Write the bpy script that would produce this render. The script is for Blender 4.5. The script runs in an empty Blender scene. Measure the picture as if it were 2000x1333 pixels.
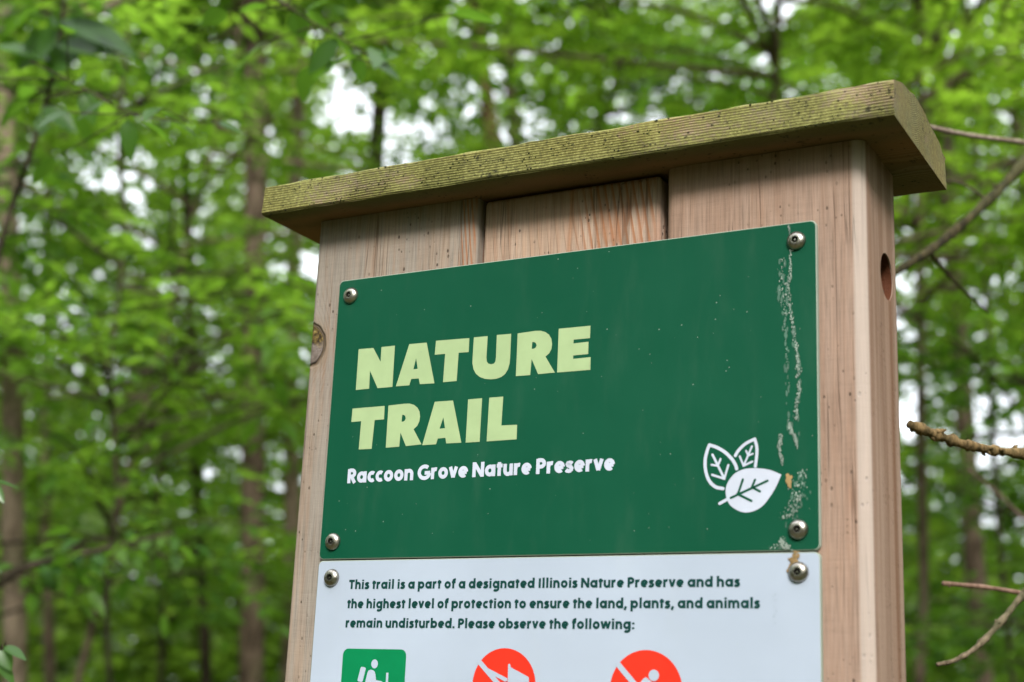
import bpy, bmesh, math, random
import numpy as np
from mathutils import noise as mnoise
from mathutils import Vector, Matrix, Euler

# ------------------------------------------------------------------ camera, sky, sun, exposure
SC = bpy.context.scene
COL = SC.collection
R = math.radians
S = 1.3            # size of the sign model (its panel is 0.305 * S wide)
Z0 = 1.67          # height of the lower edge of the green panel above the ground
CAM_EUL = Euler((R(104.71144525), R(-2.3871937), R(28.60684622)), 'XYZ')
CAM_POS = Vector((0.52053849*S, -0.70960148*S, -0.08910276*S+Z0))
FPX = 2841.47      # focal length in pixels of the 2000 px wide picture
cam_d = bpy.data.cameras.new('camera')
cam = bpy.data.objects.new('camera', cam_d); COL.objects.link(cam)
cam.location = CAM_POS; cam.rotation_euler = CAM_EUL
cam_d.sensor_width = 36; cam_d.lens = 36*FPX/2000
cam_d.clip_start = 0.05; cam_d.clip_end = 2000
CM = CAM_EUL.to_matrix()
def ray(u, v): return CM @ Vector(((u-1000)/FPX, -(v-666.5)/FPX, -1))
def at(u, v, d): return CAM_POS + ray(u, v)*d
FWD = CM @ Vector((0, 0, -1))
foc = Vector((0.10*S, 0, 0.12*S+Z0))
cam_d.dof.use_dof = True
cam_d.dof.focus_distance = (foc-CAM_POS).dot(FWD)
cam_d.dof.aperture_fstop = 5.3
SC.camera = cam

SUN_EL, SUN_AZ = R(36), R(32)       # azimuth measured from the front of the sign towards its right side
sun_dir = Vector((math.sin(SUN_AZ)*math.cos(SUN_EL), -math.cos(SUN_AZ)*math.cos(SUN_EL), math.sin(SUN_EL)))
w = bpy.data.worlds.new('World'); SC.world = w; w.use_nodes = True
wn = w.node_tree; wn.nodes.clear()
sky = wn.nodes.new('ShaderNodeTexSky'); sky.sky_type = 'NISHITA'; sky.sun_disc = False
sky.sun_elevation = SUN_EL; sky.sun_rotation = math.atan2(sun_dir.x, sun_dir.y)
sky.air_density = 1.0; sky.dust_density = 1.5; sky.ozone_density = 1.0
bg = wn.nodes.new('ShaderNodeBackground'); bg.inputs['Strength'].default_value = 0.12
hs = wn.nodes.new('ShaderNodeHueSaturation'); hs.inputs['Saturation'].default_value = 0.45   # thin high cloud greys the blue
wo = wn.nodes.new('ShaderNodeOutputWorld')
# a bright overcast veil: the cloud is brightest overhead
gc = wn.nodes.new('ShaderNodeTexCoord'); gx = wn.nodes.new('ShaderNodeSeparateXYZ'); wn.links.new(gc.outputs['Generated'], gx.inputs[0])
gm = wn.nodes.new('ShaderNodeMapRange'); gm.inputs['From Min'].default_value = 0.; gm.inputs['From Max'].default_value = 1.
gm.inputs['To Min'].default_value = 7.0; gm.inputs['To Max'].default_value = 11.0; wn.links.new(gx.outputs['Z'], gm.inputs['Value'])
gv = wn.nodes.new('ShaderNodeMix'); gv.data_type = 'RGBA'; gv.blend_type = 'MIX'; gv.inputs[0].default_value = 0.8
wn.links.new(sky.outputs[0], hs.inputs['Color']); wn.links.new(hs.outputs[0], gv.inputs[6]); gt = wn.nodes.new('ShaderNodeVectorMath'); gt.operation = 'SCALE'; gt.inputs[0].default_value = (.94, .98, 1.03); wn.links.new(gm.outputs[0], gt.inputs['Scale']); wn.links.new(gt.outputs[0], gv.inputs[7]); wn.links.new(gv.outputs[2], bg.inputs['Color']); wn.links.new(bg.outputs[0], wo.inputs[0])
sl = bpy.data.lights.new('sun', 'SUN'); sl.energy = 1.9; sl.angle = R(14); sl.color = (1.0, 0.96, 0.90)
so = bpy.data.objects.new('sun', sl); COL.objects.link(so)
so.rotation_euler = (-sun_dir).to_track_quat('-Z', 'Y').to_euler(); so.location = (2, -3, 6)
SC.view_settings.view_transform = 'Standard'; SC.view_settings.look = 'None'
SC.view_settings.exposure = 1.4; SC.view_settings.gamma = 1.0
SC.cycles.use_denoising = True
try: SC.cycles.denoiser = 'OPENIMAGEDENOISE'
except Exception: pass
SC.cycles.max_bounces = 7; SC.cycles.diffuse_bounces = 4; SC.cycles.glossy_bounces = 3; SC.cycles.transmission_bounces = 4
SC.cycles.caustics_reflective = False; SC.cycles.caustics_refractive = False

# ------------------------------------------------------------------ helpers
def tag(o, label=None, cat=None, group=None, kind=None):
    if label: o['label'] = label
    if cat: o['category'] = cat
    if group: o['group'] = group
    if kind: o['kind'] = kind
    return o
def empty(name, loc, label=None, cat=None, group=None):
    o = bpy.data.objects.new(name, None); COL.objects.link(o); o.location = loc; o.empty_display_size = .1
    return tag(o, label, cat, group)
def wloc(o):
    v = Vector((0, 0, 0))
    while o is not None: v += o.location; o = o.parent
    return v
def link(name, me, mats, parent=None, smooth=False):
    """mesh in world coordinates -> object whose origin is its parent's"""
    o = bpy.data.objects.new(name, me); COL.objects.link(o)
    for m in (mats if isinstance(mats, (list, tuple)) else [mats]): me.materials.append(m)
    if parent is not None:
        me.transform(Matrix.Translation(-wloc(parent))); o.parent = parent
    if smooth: me.shade_smooth()
    return o
class MB:
    def __init__(s): s.v = []; s.f = []; s.m = []
    def poly(s, pts, m=0):
        i = len(s.v); s.v += [tuple(p) for p in pts]; s.f.append(tuple(range(i, i+len(pts)))); s.m.append(m)
    def tube(s, pts, rads, n=8, m=0, cap=True, wob=0, rng=None):
        pts = [Vector(p) for p in pts]; base = len(s.v); ref = Vector((0.31, 0.17, 0.93))
        for i, p in enumerate(pts):
            t = (pts[min(i+1, len(pts)-1)]-pts[max(i-1, 0)]).normalized()
            a = t.cross(ref)
            if a.length < .05: a = t.cross(Vector((1, 0, 0)))
            a.normalize(); b = t.cross(a)
            for k in range(n):
                an = 2*math.pi*k/n; r = rads[i]*(1+(rng.uniform(-wob, wob) if rng else 0))
                s.v.append(tuple(p+a*math.cos(an)*r+b*math.sin(an)*r))
        for i in range(len(pts)-1):
            for k in range(n):
                s.f.append((base+i*n+k, base+i*n+(k+1) % n, base+(i+1)*n+(k+1) % n, base+(i+1)*n+k)); s.m.append(m)
        if cap:
            s.f.append(tuple(base+k for k in range(n))[::-1]); s.m.append(m)
            e = base+(len(pts)-1)*n; s.f.append(tuple(e+k for k in range(n))); s.m.append(m)
    def mesh(s, name):
        me = bpy.data.meshes.new(name); me.from_pydata(s.v, [], s.f); me.polygons.foreach_set('material_index', s.m); me.update(); return me
    def build(s, name, mats, parent=None, smooth=False): return link(name, s.mesh(name), mats, parent, smooth)
def spline(pts, n=6):
    """Catmull-Rom through the points"""
    P = [Vector(p) for p in pts]; P = [P[0]*2-P[1]]+P+[P[-1]*2-P[-2]]; out = []
    for i in range(1, len(P)-2):
        for k in range(n):
            t = k/n
            out.append(.5*((2*P[i])+(P[i+1]-P[i-1])*t+(2*P[i-1]-5*P[i]+4*P[i+1]-P[i+2])*t*t+(3*P[i]-P[i-1]-3*P[i+1]+P[i+2])*t**3))
    out.append(P[-2]); return out

# ------------------------------------------------------------------ node helper
class NT:
    def __init__(s, name):
        s.mat = bpy.data.materials.new(name); s.mat.use_nodes = True; s.t = s.mat.node_tree; s.t.nodes.clear()
        s.out = s.n('ShaderNodeOutputMaterial')
    def n(s, typ, **kw):
        o = s.t.nodes.new(typ)
        for k, v in kw.items(): setattr(o, k, v)
        return o
    def put(s, sock, val):
        if val is None: return
        if hasattr(val, 'is_output'): s.t.links.new(val, sock)
        else: sock.default_value = val
    def math(s, op, a, b=None, c=None, clamp=False):
        m = s.n('ShaderNodeMath', operation=op); m.use_clamp = clamp
        for i, x in enumerate((a, b, c)):
            if x is not None: s.put(m.inputs[i], x)
        return m.outputs[0]
    def noise(s, vec, scale, detail=3, rough=.55, dist=0):
        m = s.n('ShaderNodeTexNoise'); s.put(m.inputs['Vector'], vec)
        m.inputs['Scale'].default_value = scale; m.inputs['Detail'].default_value = detail
        m.inputs['Roughness'].default_value = rough; m.inputs['Distortion'].default_value = dist
        return m.outputs['Fac']
    def mapping(s, vec, scale=(1, 1, 1), loc=(0, 0, 0), rot=(0, 0, 0)):
        m = s.n('ShaderNodeMapping'); s.put(m.inputs['Vector'], vec)
        m.inputs['Scale'].default_value = scale; m.inputs['Location'].default_value = loc; m.inputs['Rotation'].default_value = rot
        return m.outputs[0]
    def ramp(s, fac, stops, interp='LINEAR'):
        m = s.n('ShaderNodeValToRGB'); s.put(m.inputs[0], fac); cr = m.color_ramp; cr.interpolation = interp
        while len(cr.elements) < len(stops): cr.elements.new(.5)
        for e, (p, c) in zip(cr.elements, stops):
            e.position = p; e.color = (c, c, c, 1) if isinstance(c, (int, float)) else (*c, 1)
        return m.outputs[0]
    def step(s, x, a, b): # smoothstep
        m = s.n('ShaderNodeMapRange', interpolation_type='SMOOTHSTEP'); s.put(m.inputs['Value'], x)
        m.inputs['From Min'].default_value = a; m.inputs['From Max'].default_value = b
        return m.outputs[0]
    def mix(s, fac, a, b, blend='MIX'):
        m = s.n('ShaderNodeMix', data_type='RGBA', blend_type=blend); s.put(m.inputs[0], fac)
        for i, x in ((6, a), (7, b)):
            s.put(m.inputs[i], (*x, 1) if isinstance(x, tuple) and len(x) == 3 else x)
        return m.outputs[2]
    def coord(s, which='Object'): return s.n('ShaderNodeTexCoord').outputs[which]
    def xyz(s, vec):
        m = s.n('ShaderNodeSeparateXYZ'); s.put(m.inputs[0], vec); return m.outputs
    def comb(s, x, y, z):
        m = s.n('ShaderNodeCombineXYZ')
        for i, v in enumerate((x, y, z)): s.put(m.inputs[i], v)
        return m.outputs[0]
    def bump(s, h, strength, dist):
        m = s.n('ShaderNodeBump'); m.inputs['Strength'].default_value = strength; m.inputs['Distance'].default_value = dist
        s.put(m.inputs['Height'], h); return m.outputs[0]
    def bsdf(s, color, rough=.6, normal=None, metal=0, spec=.5, coat=0):
        b = s.n('ShaderNodeBsdfPrincipled')
        s.put(b.inputs['Base Color'], (*color, 1) if isinstance(color, tuple) else color)
        s.put(b.inputs['Roughness'], rough); s.put(b.inputs['Metallic'], metal)
        b.inputs['Specular IOR Level'].default_value = spec; b.inputs['Coat Weight'].default_value = coat
        if normal is not None: s.put(b.inputs['Normal'], normal)
        return b.outputs[0]
    def end(s, sh): s.t.links.new(sh, s.out.inputs[0]); return s.mat

SIGN_BASE = Vector((0.154*S, 0.03*S, 0))
def LX(x): return x*S-SIGN_BASE.x     # sign model coordinate -> object coordinate
def LY(y): return y*S-SIGN_BASE.y
def LZ(z): return z*S+Z0

# ------------------------------------------------------------------ wood
def post_wood(name, pith, ringf, early, late, grey, streak, specks=.5, lean=(0, 0), greyness=.5, seed=0., knot=None, edge=None, ringc=.5, hole=None, orange=None):
    t = NT(name); co = t.coord()
    x, y, z = t.xyz(co)
    lon = t.mapping(co, (1, 1, .16), (seed, seed*.7, seed*1.3))
    wob = t.noise(lon, 7, 3, .5)
    wob2 = t.noise(lon, 22, 2, .5)
    px = t.math('ADD', t.math('SUBTRACT', x, pith[0]), t.math('MULTIPLY', t.math('SUBTRACT', z, LZ(.2)), lean[0]))
    py = t.math('ADD', t.math('SUBTRACT', y, pith[1]), t.math('MULTIPLY', t.math('SUBTRACT', z, LZ(.2)), lean[1]))
    r = t.math('SQRT', t.math('ADD', t.math('MULTIPLY', px, px), t.math('MULTIPLY', py, py)))
    r = t.math('ADD', r, t.math('MULTIPLY', wob, .035)); r = t.math('ADD', r, t.math('MULTIPLY', wob2, .004))
    km = None
    if knot:
        dx = t.math('DIVIDE', t.math('SUBTRACT', x, knot[0]), knot[2]); dz = t.math('DIVIDE', t.math('SUBTRACT', z, knot[1]), knot[3])
        kd = t.math('SQRT', t.math('ADD', t.math('MULTIPLY', dx, dx), t.math('MULTIPLY', dz, dz)))
        kd = t.math('ADD', kd, t.math('MULTIPLY', t.math('SUBTRACT', t.noise(co, 60, 2), .5), .42))
        pull = t.math('POWER', 2.718, t.math('MULTIPLY', kd, -.9))
        r = t.math('ADD', r, t.math('MULTIPLY', pull, .05))
    ring = t.math('FRACT', t.math('MULTIPLY', r, ringf))
    late_m = t.math('MULTIPLY', t.step(ring, .25, .86), t.math('SUBTRACT', 1, t.step(ring, .9, 1.0)))
    fib = t.noise(t.mapping(co, (1, 1, .03), (seed, 0, 0)), 900, 2, .6)
    fib2 = t.noise(t.mapping(co, (1, 1, .045), (0, seed, 0)), 160, 3, .6)
    big = t.noise(t.mapping(co, (1, 1, .25), (seed*2, 0, seed)), 16, 3, .6)
    c = t.mix(t.math('MULTIPLY', late_m, t.math('MULTIPLY', t.math('ADD', .2, t.math('MULTIPLY', t.step(big, .45, .68), .8)), t.math('ADD', ringc, t.math('MULTIPLY', pull, 1.4)) if knot else ringc)), early, late)
    blotch = t.noise(t.mapping(co, (1, 1, .5), (seed, 2, seed)), 28, 4, .6)
    c = t.mix(1.0, c, t.ramp(blotch, [(.3, (.86, .84, .83)), (.55, (1, 1, 1)), (.75, (1.1, 1.07, 1.03))]), 'MULTIPLY')
    gm = t.math('MULTIPLY', t.step(t.math('ADD', t.math('MULTIPLY', fib2, .6), t.math('MULTIPLY', big, .5)), .46, .66), greyness)
    c = t.mix(gm, c, grey)
    sm = t.math('MULTIPLY', t.step(t.noise(t.mapping(co, (1, 1, .07), (seed*3, 1, 0)), 55, 3, .55), .6, .74), t.step(t.noise(t.mapping(co, (1, 1, .5), (4, seed, 0)), 20, 2), .45, .62))
    c = t.mix(t.math('MULTIPLY', sm, .75), c, streak)
    c = t.mix(1.0, c, t.ramp(fib, [(.25, .70), (.5, 1), (.8, 1.16)]), 'MULTIPLY')
    c = t.mix(1.0, c, t.ramp(fib2, [(.25, .76), (.55, 1), (.8, 1.10)]), 'MULTIPLY')
    if orange:      # a flame of resinous orange grain
        ox = t.math('ADD', x, t.math('MULTIPLY', t.math('SUBTRACT', wob, .5), .012))
        om = t.math('MULTIPLY', t.step(ox, orange[0], orange[1]), t.math('SUBTRACT', 1, t.step(ox, orange[2], orange[3])))
        ol = t.math('FRACT', t.math('MULTIPLY', t.math('ADD', t.math('ADD', px, t.math('MULTIPLY', t.math('SUBTRACT', z, LZ(.19)), orange[4])), t.math('MULTIPLY', wob2, .006)), orange[5]))
        c = t.mix(t.math('MULTIPLY', om, t.math('MULTIPLY', t.step(ol, .35, .8), t.math('SUBTRACT', 1, t.step(ol, .88, 1.0)))), c, (.27, .125, .065))
    sp = t.n('ShaderNodeTexVoronoi'); t.put(sp.inputs['Vector'], t.mapping(co, (1, 1, .6))); sp.inputs['Scale'].default_value = 300
    spm = t.math('MULTIPLY', t.math('SUBTRACT', 1, t.step(t.math('SUBTRACT', sp.outputs['Distance'], t.math('MULTIPLY', t.xyz(sp.outputs['Color'])[2], .22)), .02, .14)), t.step(t.noise(co, 37, 3), .46, .62))
    spm = t.math('MULTIPLY', spm, t.step(t.xyz(sp.outputs['Color'])[0], .55, .65))
    c = t.mix(t.math('MULTIPLY', spm, specks), c, (.05, .032, .022))
    saw = t.noise(t.mapping(co, (.12, .12, 1), (seed, 0, 0)), 260, 4, .7)      # faint saw marks across the board
    c = t.mix(1.0, c, t.ramp(saw, [(.3, .94), (.5, 1), (.75, 1.03)]), 'MULTIPLY')
    ck = t.math('ABSOLUTE', t.math('SUBTRACT', t.noise(t.mapping(co, (1, 1, .02), (seed*5, 3, 0)), 95, 2, .5), .5))
    ckm = t.math('MULTIPLY', t.math('SUBTRACT', 1, t.step(ck, .004, .016)), t.step(t.noise(t.mapping(co, (1, 1, .3), (seed, 8, 2)), 22, 2), .52, .62))
    c = t.mix(t.math('MULTIPLY', ckm, .6), c, (.07, .042, .028))
    if edge:
        em = t.step(x, edge[0], edge[1])
        c = t.mix(t.math('MULTIPLY', em, t.math('MULTIPLY', t.math('SUBTRACT', 1, t.step(x, edge[2], edge[3])), .7)), c, (.41, .35, .31))
    if hole:
        onside = t.step(x, LX(RIGHT_X1)-.0012, LX(RIGHT_X1)-.0004)
        sy = t.math('ABSOLUTE', t.math('ADD', t.math('SUBTRACT', y, hole[0]+.003), t.math('MULTIPLY', t.math('SUBTRACT', wob, .5), .012)))
        below = t.math('MULTIPLY', t.math('SUBTRACT', 1, t.step(sy, hole[2]*.35, hole[2]*.8)), t.math('SUBTRACT', 1, t.step(z, hole[1]-hole[2], hole[1])))
        c = t.mix(t.math('MULTIPLY', t.math('MULTIPLY', onside, below), .6), c, (.20, .085, .04))
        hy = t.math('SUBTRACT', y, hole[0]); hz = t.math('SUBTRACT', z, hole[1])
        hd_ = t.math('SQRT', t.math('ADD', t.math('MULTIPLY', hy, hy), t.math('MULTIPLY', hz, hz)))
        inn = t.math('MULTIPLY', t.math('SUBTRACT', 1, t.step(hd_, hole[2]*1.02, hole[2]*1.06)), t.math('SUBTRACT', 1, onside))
        c = t.mix(t.math('MULTIPLY', inn, t.step(x, LX(RIGHT_X1)-.05, LX(RIGHT_X1)-.049)), c, (.075, .022, .007))  # shade inside the bolt hole, painted as dark brown on its walls
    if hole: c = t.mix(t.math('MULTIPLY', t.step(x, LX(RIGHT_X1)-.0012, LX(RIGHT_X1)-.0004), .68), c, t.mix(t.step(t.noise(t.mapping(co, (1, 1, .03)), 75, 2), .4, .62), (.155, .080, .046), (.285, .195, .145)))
    h = t.math('ADD', t.math('MULTIPLY', fib, .5), t.math('ADD', t.math('MULTIPLY', late_m, .6*ringc), t.math('SUBTRACT', t.math('MULTIPLY', saw, .5), ckm))); h = t.math('SUBTRACT', h, t.math('MULTIPLY', spm, 1.0))
    if knot:
        inside = t.math('SUBTRACT', 1, t.step(kd, .92, 1.0))
        rim = t.math('MULTIPLY', t.step(kd, .86, .96), t.math('SUBTRACT', 1, t.step(kd, 1.0, 1.15)))
        up = t.step(t.math('ADD', dz, t.math('MULTIPLY', t.noise(co, 90, 3), .9)), .25, .75)
        kn = t.noise(co, 230, 4, .7)
        resin = t.ramp(kn, [(.36, (.016, .010, .005)), (.50, (.085, .055, .016)), (.64, (.24, .17, .05)), (.78, (.40, .33, .15))])
        plain = t.ramp(t.noise(co, 120, 3), [(.3, (.10, .075, .06)), (.6, (.20, .16, .14)), (.8, (.26, .22, .19))])
        c = t.mix(inside, c, t.mix(up, plain, resin))
        c = t.mix(rim, c, (.010, .007, .005))
        halo = t.math('MULTIPLY', t.math('SUBTRACT', 1, t.step(kd, 1.0, 1.7)), t.math('SUBTRACT', 1, inside))
        c = t.mix(t.math('MULTIPLY', halo, .45), c, (.22, .15, .09))
        h = t.math('SUBTRACT', h, t.math('MULTIPLY', rim, 4)); h = t.math('ADD', h, t.math('MULTIPLY', inside, t.math('MULTIPLY', kn, 4)))
    return t.end(t.bsdf(c, .78, t.bump(h, .55, .0009), spec=.25))

def cap_wood():
    t = NT('mossy_cap_wood'); co = t.coord(); x, y, z = t.xyz(co)
    lon = t.mapping(co, (.12, 1, 1)); wob = t.noise(lon, 9, 2, .5)
    py = t.math('SUBTRACT', y, LY(.105)); pz = t.math('SUBTRACT', z, LZ(.2165+.075))
    py = t.math('SUBTRACT', y, LY(.045)); pz = t.math('SUBTRACT', z, LZ(.2165-.05))
    pz = t.math('ADD', pz, t.math('MULTIPLY', x, .012))
    r = t.math('SQRT', t.math('ADD', t.math('MULTIPLY', py, py), t.math('MULTIPLY', pz, pz)))
    r = t.math('ADD', r, t.math('MULTIPLY', wob, .006))
    ring = t.math('FRACT', t.math('ADD', t.math('MULTIPLY', r, 760), t.math('MULTIPLY', t.noise(lon, 60, 2), .5)))
    late = t.math('MULTIPLY', t.step(ring, .25, .8), t.math('SUBTRACT', 1, t.step(ring, .88, 1.0)))
    fib = t.noise(t.mapping(co, (.04, 1, 1)), 700, 2, .6)
    c = t.mix(late, (.40, .28, .19), (.15, .08, .05))
    c = t.mix(t.step(t.noise(lon, 30, 3), .42, .62), c, t.mix(late, (.33, .26, .20), (.17, .12, .08)))
    # sheltered underside keeps its orange colour further back; its shade is darkened in too
    nz = t.n('ShaderNodeNewGeometry').outputs['Normal']; nzz = t.xyz(nz)[2]
    under = t.math('SUBTRACT', 1, t.step(nzz, -.8, -.5))
    back = t.step(t.math('ADD', y, t.math('MULTIPLY', t.noise(co, 25, 2), .02)), LY(-.016), LY(.004))
    c = t.mix(t.math('MULTIPLY', under, .8), c, t.mix(t.math('MULTIPLY', back, t.step(t.noise(lon, 12, 2), .35, .6)), (.085, .070, .028), t.mix(fib, (.25, .10, .035), (.33, .16, .065))))
    # lichen
    ln = t.noise(t.mapping(co, (.45, 1, 1)), 17, 5, .62); lf = t.noise(co, 420, 3, .7)
    lm = t.step(t.math('ADD', t.math('MULTIPLY', ln, .85), t.math('MULTIPLY', lf, .3)), .35, .54)
    lm = t.math('MULTIPLY', lm, t.math('SUBTRACT', 1, t.math('MULTIPLY', under, t.math('MULTIPLY', back, .85))))
    lm = t.math('MULTIPLY', lm, t.math('SUBTRACT', 1, t.math('MULTIPLY', late, .3)))
    lich = t.ramp(lf, [(.3, (.052, .066, .008)), (.5, (.145, .158, .022)), (.72, (.29, .295, .085))])
    lm = t.math('MULTIPLY', lm, t.math('SUBTRACT', 1, t.math('MULTIPLY', t.step(t.xyz(nz)[0], .6, .8), .25)))
    lich = t.mix(t.math('MULTIPLY', under, .8), lich, (.09, .085, .022))
    c = t.mix(t.math('MULTIPLY', lm, .85), c, lich)
    sp = t.n('ShaderNodeTexVoronoi'); t.put(sp.inputs['Vector'], t.mapping(co, (.8, 1, 1), rot=(0, .5, 0))); sp.inputs['Scale'].default_value = 230
    spm = t.math('MULTIPLY', t.math('SUBTRACT', 1, t.step(sp.outputs['Distance'], .12, .26)), t.step(t.noise(co, 28, 4, .7), .42, .60))
    spm = t.math('MULTIPLY', spm, t.step(t.xyz(sp.outputs['Color'])[1], .25, .4))
    clot = t.step(t.math('MULTIPLY', t.noise(t.mapping(co, (.7, 1, 1)), 34, 2), t.noise(co, 260, 3, .7)), .36, .42)
    c = t.mix(t.math('MAXIMUM', spm, t.math('MULTIPLY', clot, .8)), c, (.022, .022, .012))
    h = t.math('ADD', t.math('MULTIPLY', late, .8), t.math('ADD', t.math('MULTIPLY', lf, .7), t.math('MULTIPLY', spm, .8)))
    return t.end(t.bsdf(c, .85, t.bump(h, .6, .0012), spec=.2))

TAN = (.315, .205, .150); TANL = (.26, .125, .060)
LEFT_X0, LEFT_X1, RIGHT_X0, RIGHT_X1 = -.0219, .0960, .2176, .3305
CAPZ, BACKY = .2165, .0643
KNOT = (LX(-.0217), LZ(.1342), .0112*S, .0135*S)
def side_pt(u, v):     # where the line of sight meets the post's right side
    d = ray(u, v); k = (RIGHT_X1*S-CAM_POS.x)/d.x; return CAM_POS+d*k
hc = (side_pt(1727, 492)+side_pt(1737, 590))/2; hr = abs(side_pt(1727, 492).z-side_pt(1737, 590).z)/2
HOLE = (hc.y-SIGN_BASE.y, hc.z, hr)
M_left = post_wood('weathered_post_wood', (LX(.16), LY(.09)), 260, (.31, .235, .18), TANL, (.235, .205, .175), (.38, .14, .05), .9, (.01, .0), .9, 1.7, KNOT, None, .3, None, (LX(.083), LX(.087), LX(.0945), LX(.0955), .12, 260))
M_mid = post_wood('pale_board_wood', (LX(.185), LY(.055)), 190, (.37, .26, .19), (.31, .12, .045), (.31, .245, .20), (.38, .16, .065), .9, (.02, .10), .5, 5.1, None, None, .8, None, (LX(.150), LX(.172), LX(.207), LX(.212), .16, 170))
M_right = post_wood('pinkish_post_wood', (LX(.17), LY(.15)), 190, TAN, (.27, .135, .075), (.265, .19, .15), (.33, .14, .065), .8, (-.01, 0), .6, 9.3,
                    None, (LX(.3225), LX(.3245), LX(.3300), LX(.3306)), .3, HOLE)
M_cap = cap_wood()

def box_mesh(x0, x1, y0, y1, z0, z1, bev, seg=4, vertical_only=True):
    bm = bmesh.new(); bmesh.ops.create_cube(bm, size=1)
    for v in bm.verts: v.co = ((x0+x1)/2+v.co.x*(x1-x0), (y0+y1)/2+v.co.y*(y1-y0), (z0+z1)/2+v.co.z*(z1-z0))
    es = [e for e in bm.edges if (abs((e.verts[0].co-e.verts[1].co).z) > .5*(z1-z0) or not vertical_only)]
    bmesh.ops.bevel(bm, geom=es, offset=bev, segments=seg, profile=.5, affect='EDGES')
    return bm
def finish(bm, name, mat, parent, angle=40):
    me = bpy.data.meshes.new(name); bm.to_mesh(me); bm.free()
    o = link(name, me, mat, parent, True); me.set_sharp_from_angle(angle=R(angle)); return o
def W3(x, y, z): return Vector((x*S, y*S, z*S+Z0))

sign = empty('trail_sign', SIGN_BASE, 'wooden trail sign post with a mossy cap board and green and white panels', 'sign')
# left post
o = finish(box_mesh(LEFT_X0*S, LEFT_X1*S, 0, BACKY*S, 0, CAPZ*S+Z0-.0005, .0035*S, 4), 'post', M_left, sign)
o['label'] = 'greyed post with a dark knot on its edge'
# middle board, set back and a little short of the cap
o = finish(box_mesh(.0982*S, .2130*S, .004*S, (BACKY-.006)*S, 0, (CAPZ-.0016)*S+Z0, .0028*S, 3, False), 'middle_board', M_mid, sign)
# right post with a counterbored bolt hole in its side
bm = box_mesh(RIGHT_X0*S, RIGHT_X1*S, 0, BACKY*S, 0, CAPZ*S+Z0-.0005, .0062*S, 5)
me = bpy.data.meshes.new('post'); bm.to_mesh(me); bm.free()
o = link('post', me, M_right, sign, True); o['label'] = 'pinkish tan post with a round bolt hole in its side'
bm = bmesh.new()
bmesh.ops.create_cone(bm, cap_ends=True, segments=40, radius1=hr, radius2=hr, depth=.06*S,
                      matrix=Matrix.Translation(hc-Vector((.007*S, 0, 0))-wloc(sign))@Matrix.Rotation(R(90), 4, 'Y'))
cme = bpy.data.meshes.new('cut'); bm.to_mesh(cme); bm.free()
co_ = bpy.data.objects.new('cut', cme); COL.objects.link(co_); co_.location = wloc(sign)
md = o.modifiers.new('b', 'BOOLEAN'); md.operation = 'DIFFERENCE'; md.object = co_; md.solver = 'EXACT'
dg = bpy.context.evaluated_depsgraph_get()
nm = bpy.data.meshes.new_from_object(o.evaluated_get(dg)); o.modifiers.clear(); o.data = nm
bpy.data.objects.remove(co_); nm.shade_smooth(); nm.set_sharp_from_angle(angle=R(40))
right_post = o

# cap board with a gently crowned top
def cap_board():
    xl, xr, yf, yb, th = -.0489, .3526, -.0242, .0929, .0192
    prof = [(yf+.0012, 0), (yf, .0014), (yf, th-.0012), (yf+.0012, th)]
    n = 14
    for i in range(1, n):
        tt = i/n; yy = yf+(yb-yf)*tt
        rise = .0085*math.sin(math.pi*min(1, (tt/.40)*.5 if tt < .40 else .5+.5*(tt-.40)/.60))
        prof.append((yy, th+rise))
    prof += [(yb-.001, th), (yb, th-.001), (yb, .001), (yb-.001, 0)]
    rg = random.Random(4); nx = 40; m = MB(); k = len(prof)
    for i in range(nx+1):
        x = xl+(xr-xl)*i/nx
        for j, (yy, zz) in enumerate(prof):
            e = .0006
            m.v.append(tuple(W3(x+(rg.uniform(-e, e) if i in (0, nx) else 0), yy+rg.uniform(-e, e)*.5, CAPZ+zz+(rg.uniform(-e, e) if zz > .01 else rg.uniform(-e, e)*.4))))
    for i in range(nx):
        for j in range(k):
            m.f.append((i*k+j, i*k+(j+1) % k, (i+1)*k+(j+1) % k, (i+1)*k+j)); m.m.append(0)
    m.f.append(tuple(range(k))[::-1]); m.f.append(tuple(nx*k+j for j in range(k))); m.m += [0, 0]
    me = m.mesh('cap_board'); b = bmesh.new(); b.from_mesh(me); bmesh.ops.recalc_face_normals(b, faces=b.faces); b.to_mesh(me); b.free()
    o = link('cap_board', me, M_cap, sign, True); me.set_sharp_from_angle(angle=R(35)); return o
cap = cap_board()
rg = random.Random(21); m = MB()       # little tufts of dark moss on the front edge
for cl in range(34):
    cx = rg.uniform(-.045, .35); cz = rg.uniform(.001, .018); 
    for _ in range(rg.randint(2, 9)):
        x = cx+rg.gauss(0, .004); z = min(.0185, max(.0008, cz+rg.gauss(0, .0022))); r = rg.uniform(.00025, .0008)
        if not -.0485 < x < .352: continue
        c = W3(x, -.0242, CAPZ+z); ring = []; k = 6; a0 = rg.random()*6
        p = [Vector((c.x+r*S*rg.uniform(.7, 1.5)*math.cos(a0+i*math.pi/3), c.y+.0001, c.z+r*S*rg.uniform(.6, 1.1)*math.sin(a0+i*math.pi/3))) for i in range(k)]
        tip = Vector((c.x+rg.uniform(-.3, .3)*r, c.y-r*S*rg.uniform(.4, .9), c.z))
        for i in range(k): m.poly([p[(i+1) % k], p[i], tip])
def moss_mat():
    t = NT('dark_moss'); return t.end(t.bsdf(t.mix(t.noise(t.coord(), 300, 2), (.012, .014, .005), (.05, .055, .018)), .95, spec=.1))
o = m.build('moss', moss_mat(), cap); o['kind'] = 'stuff'

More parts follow.
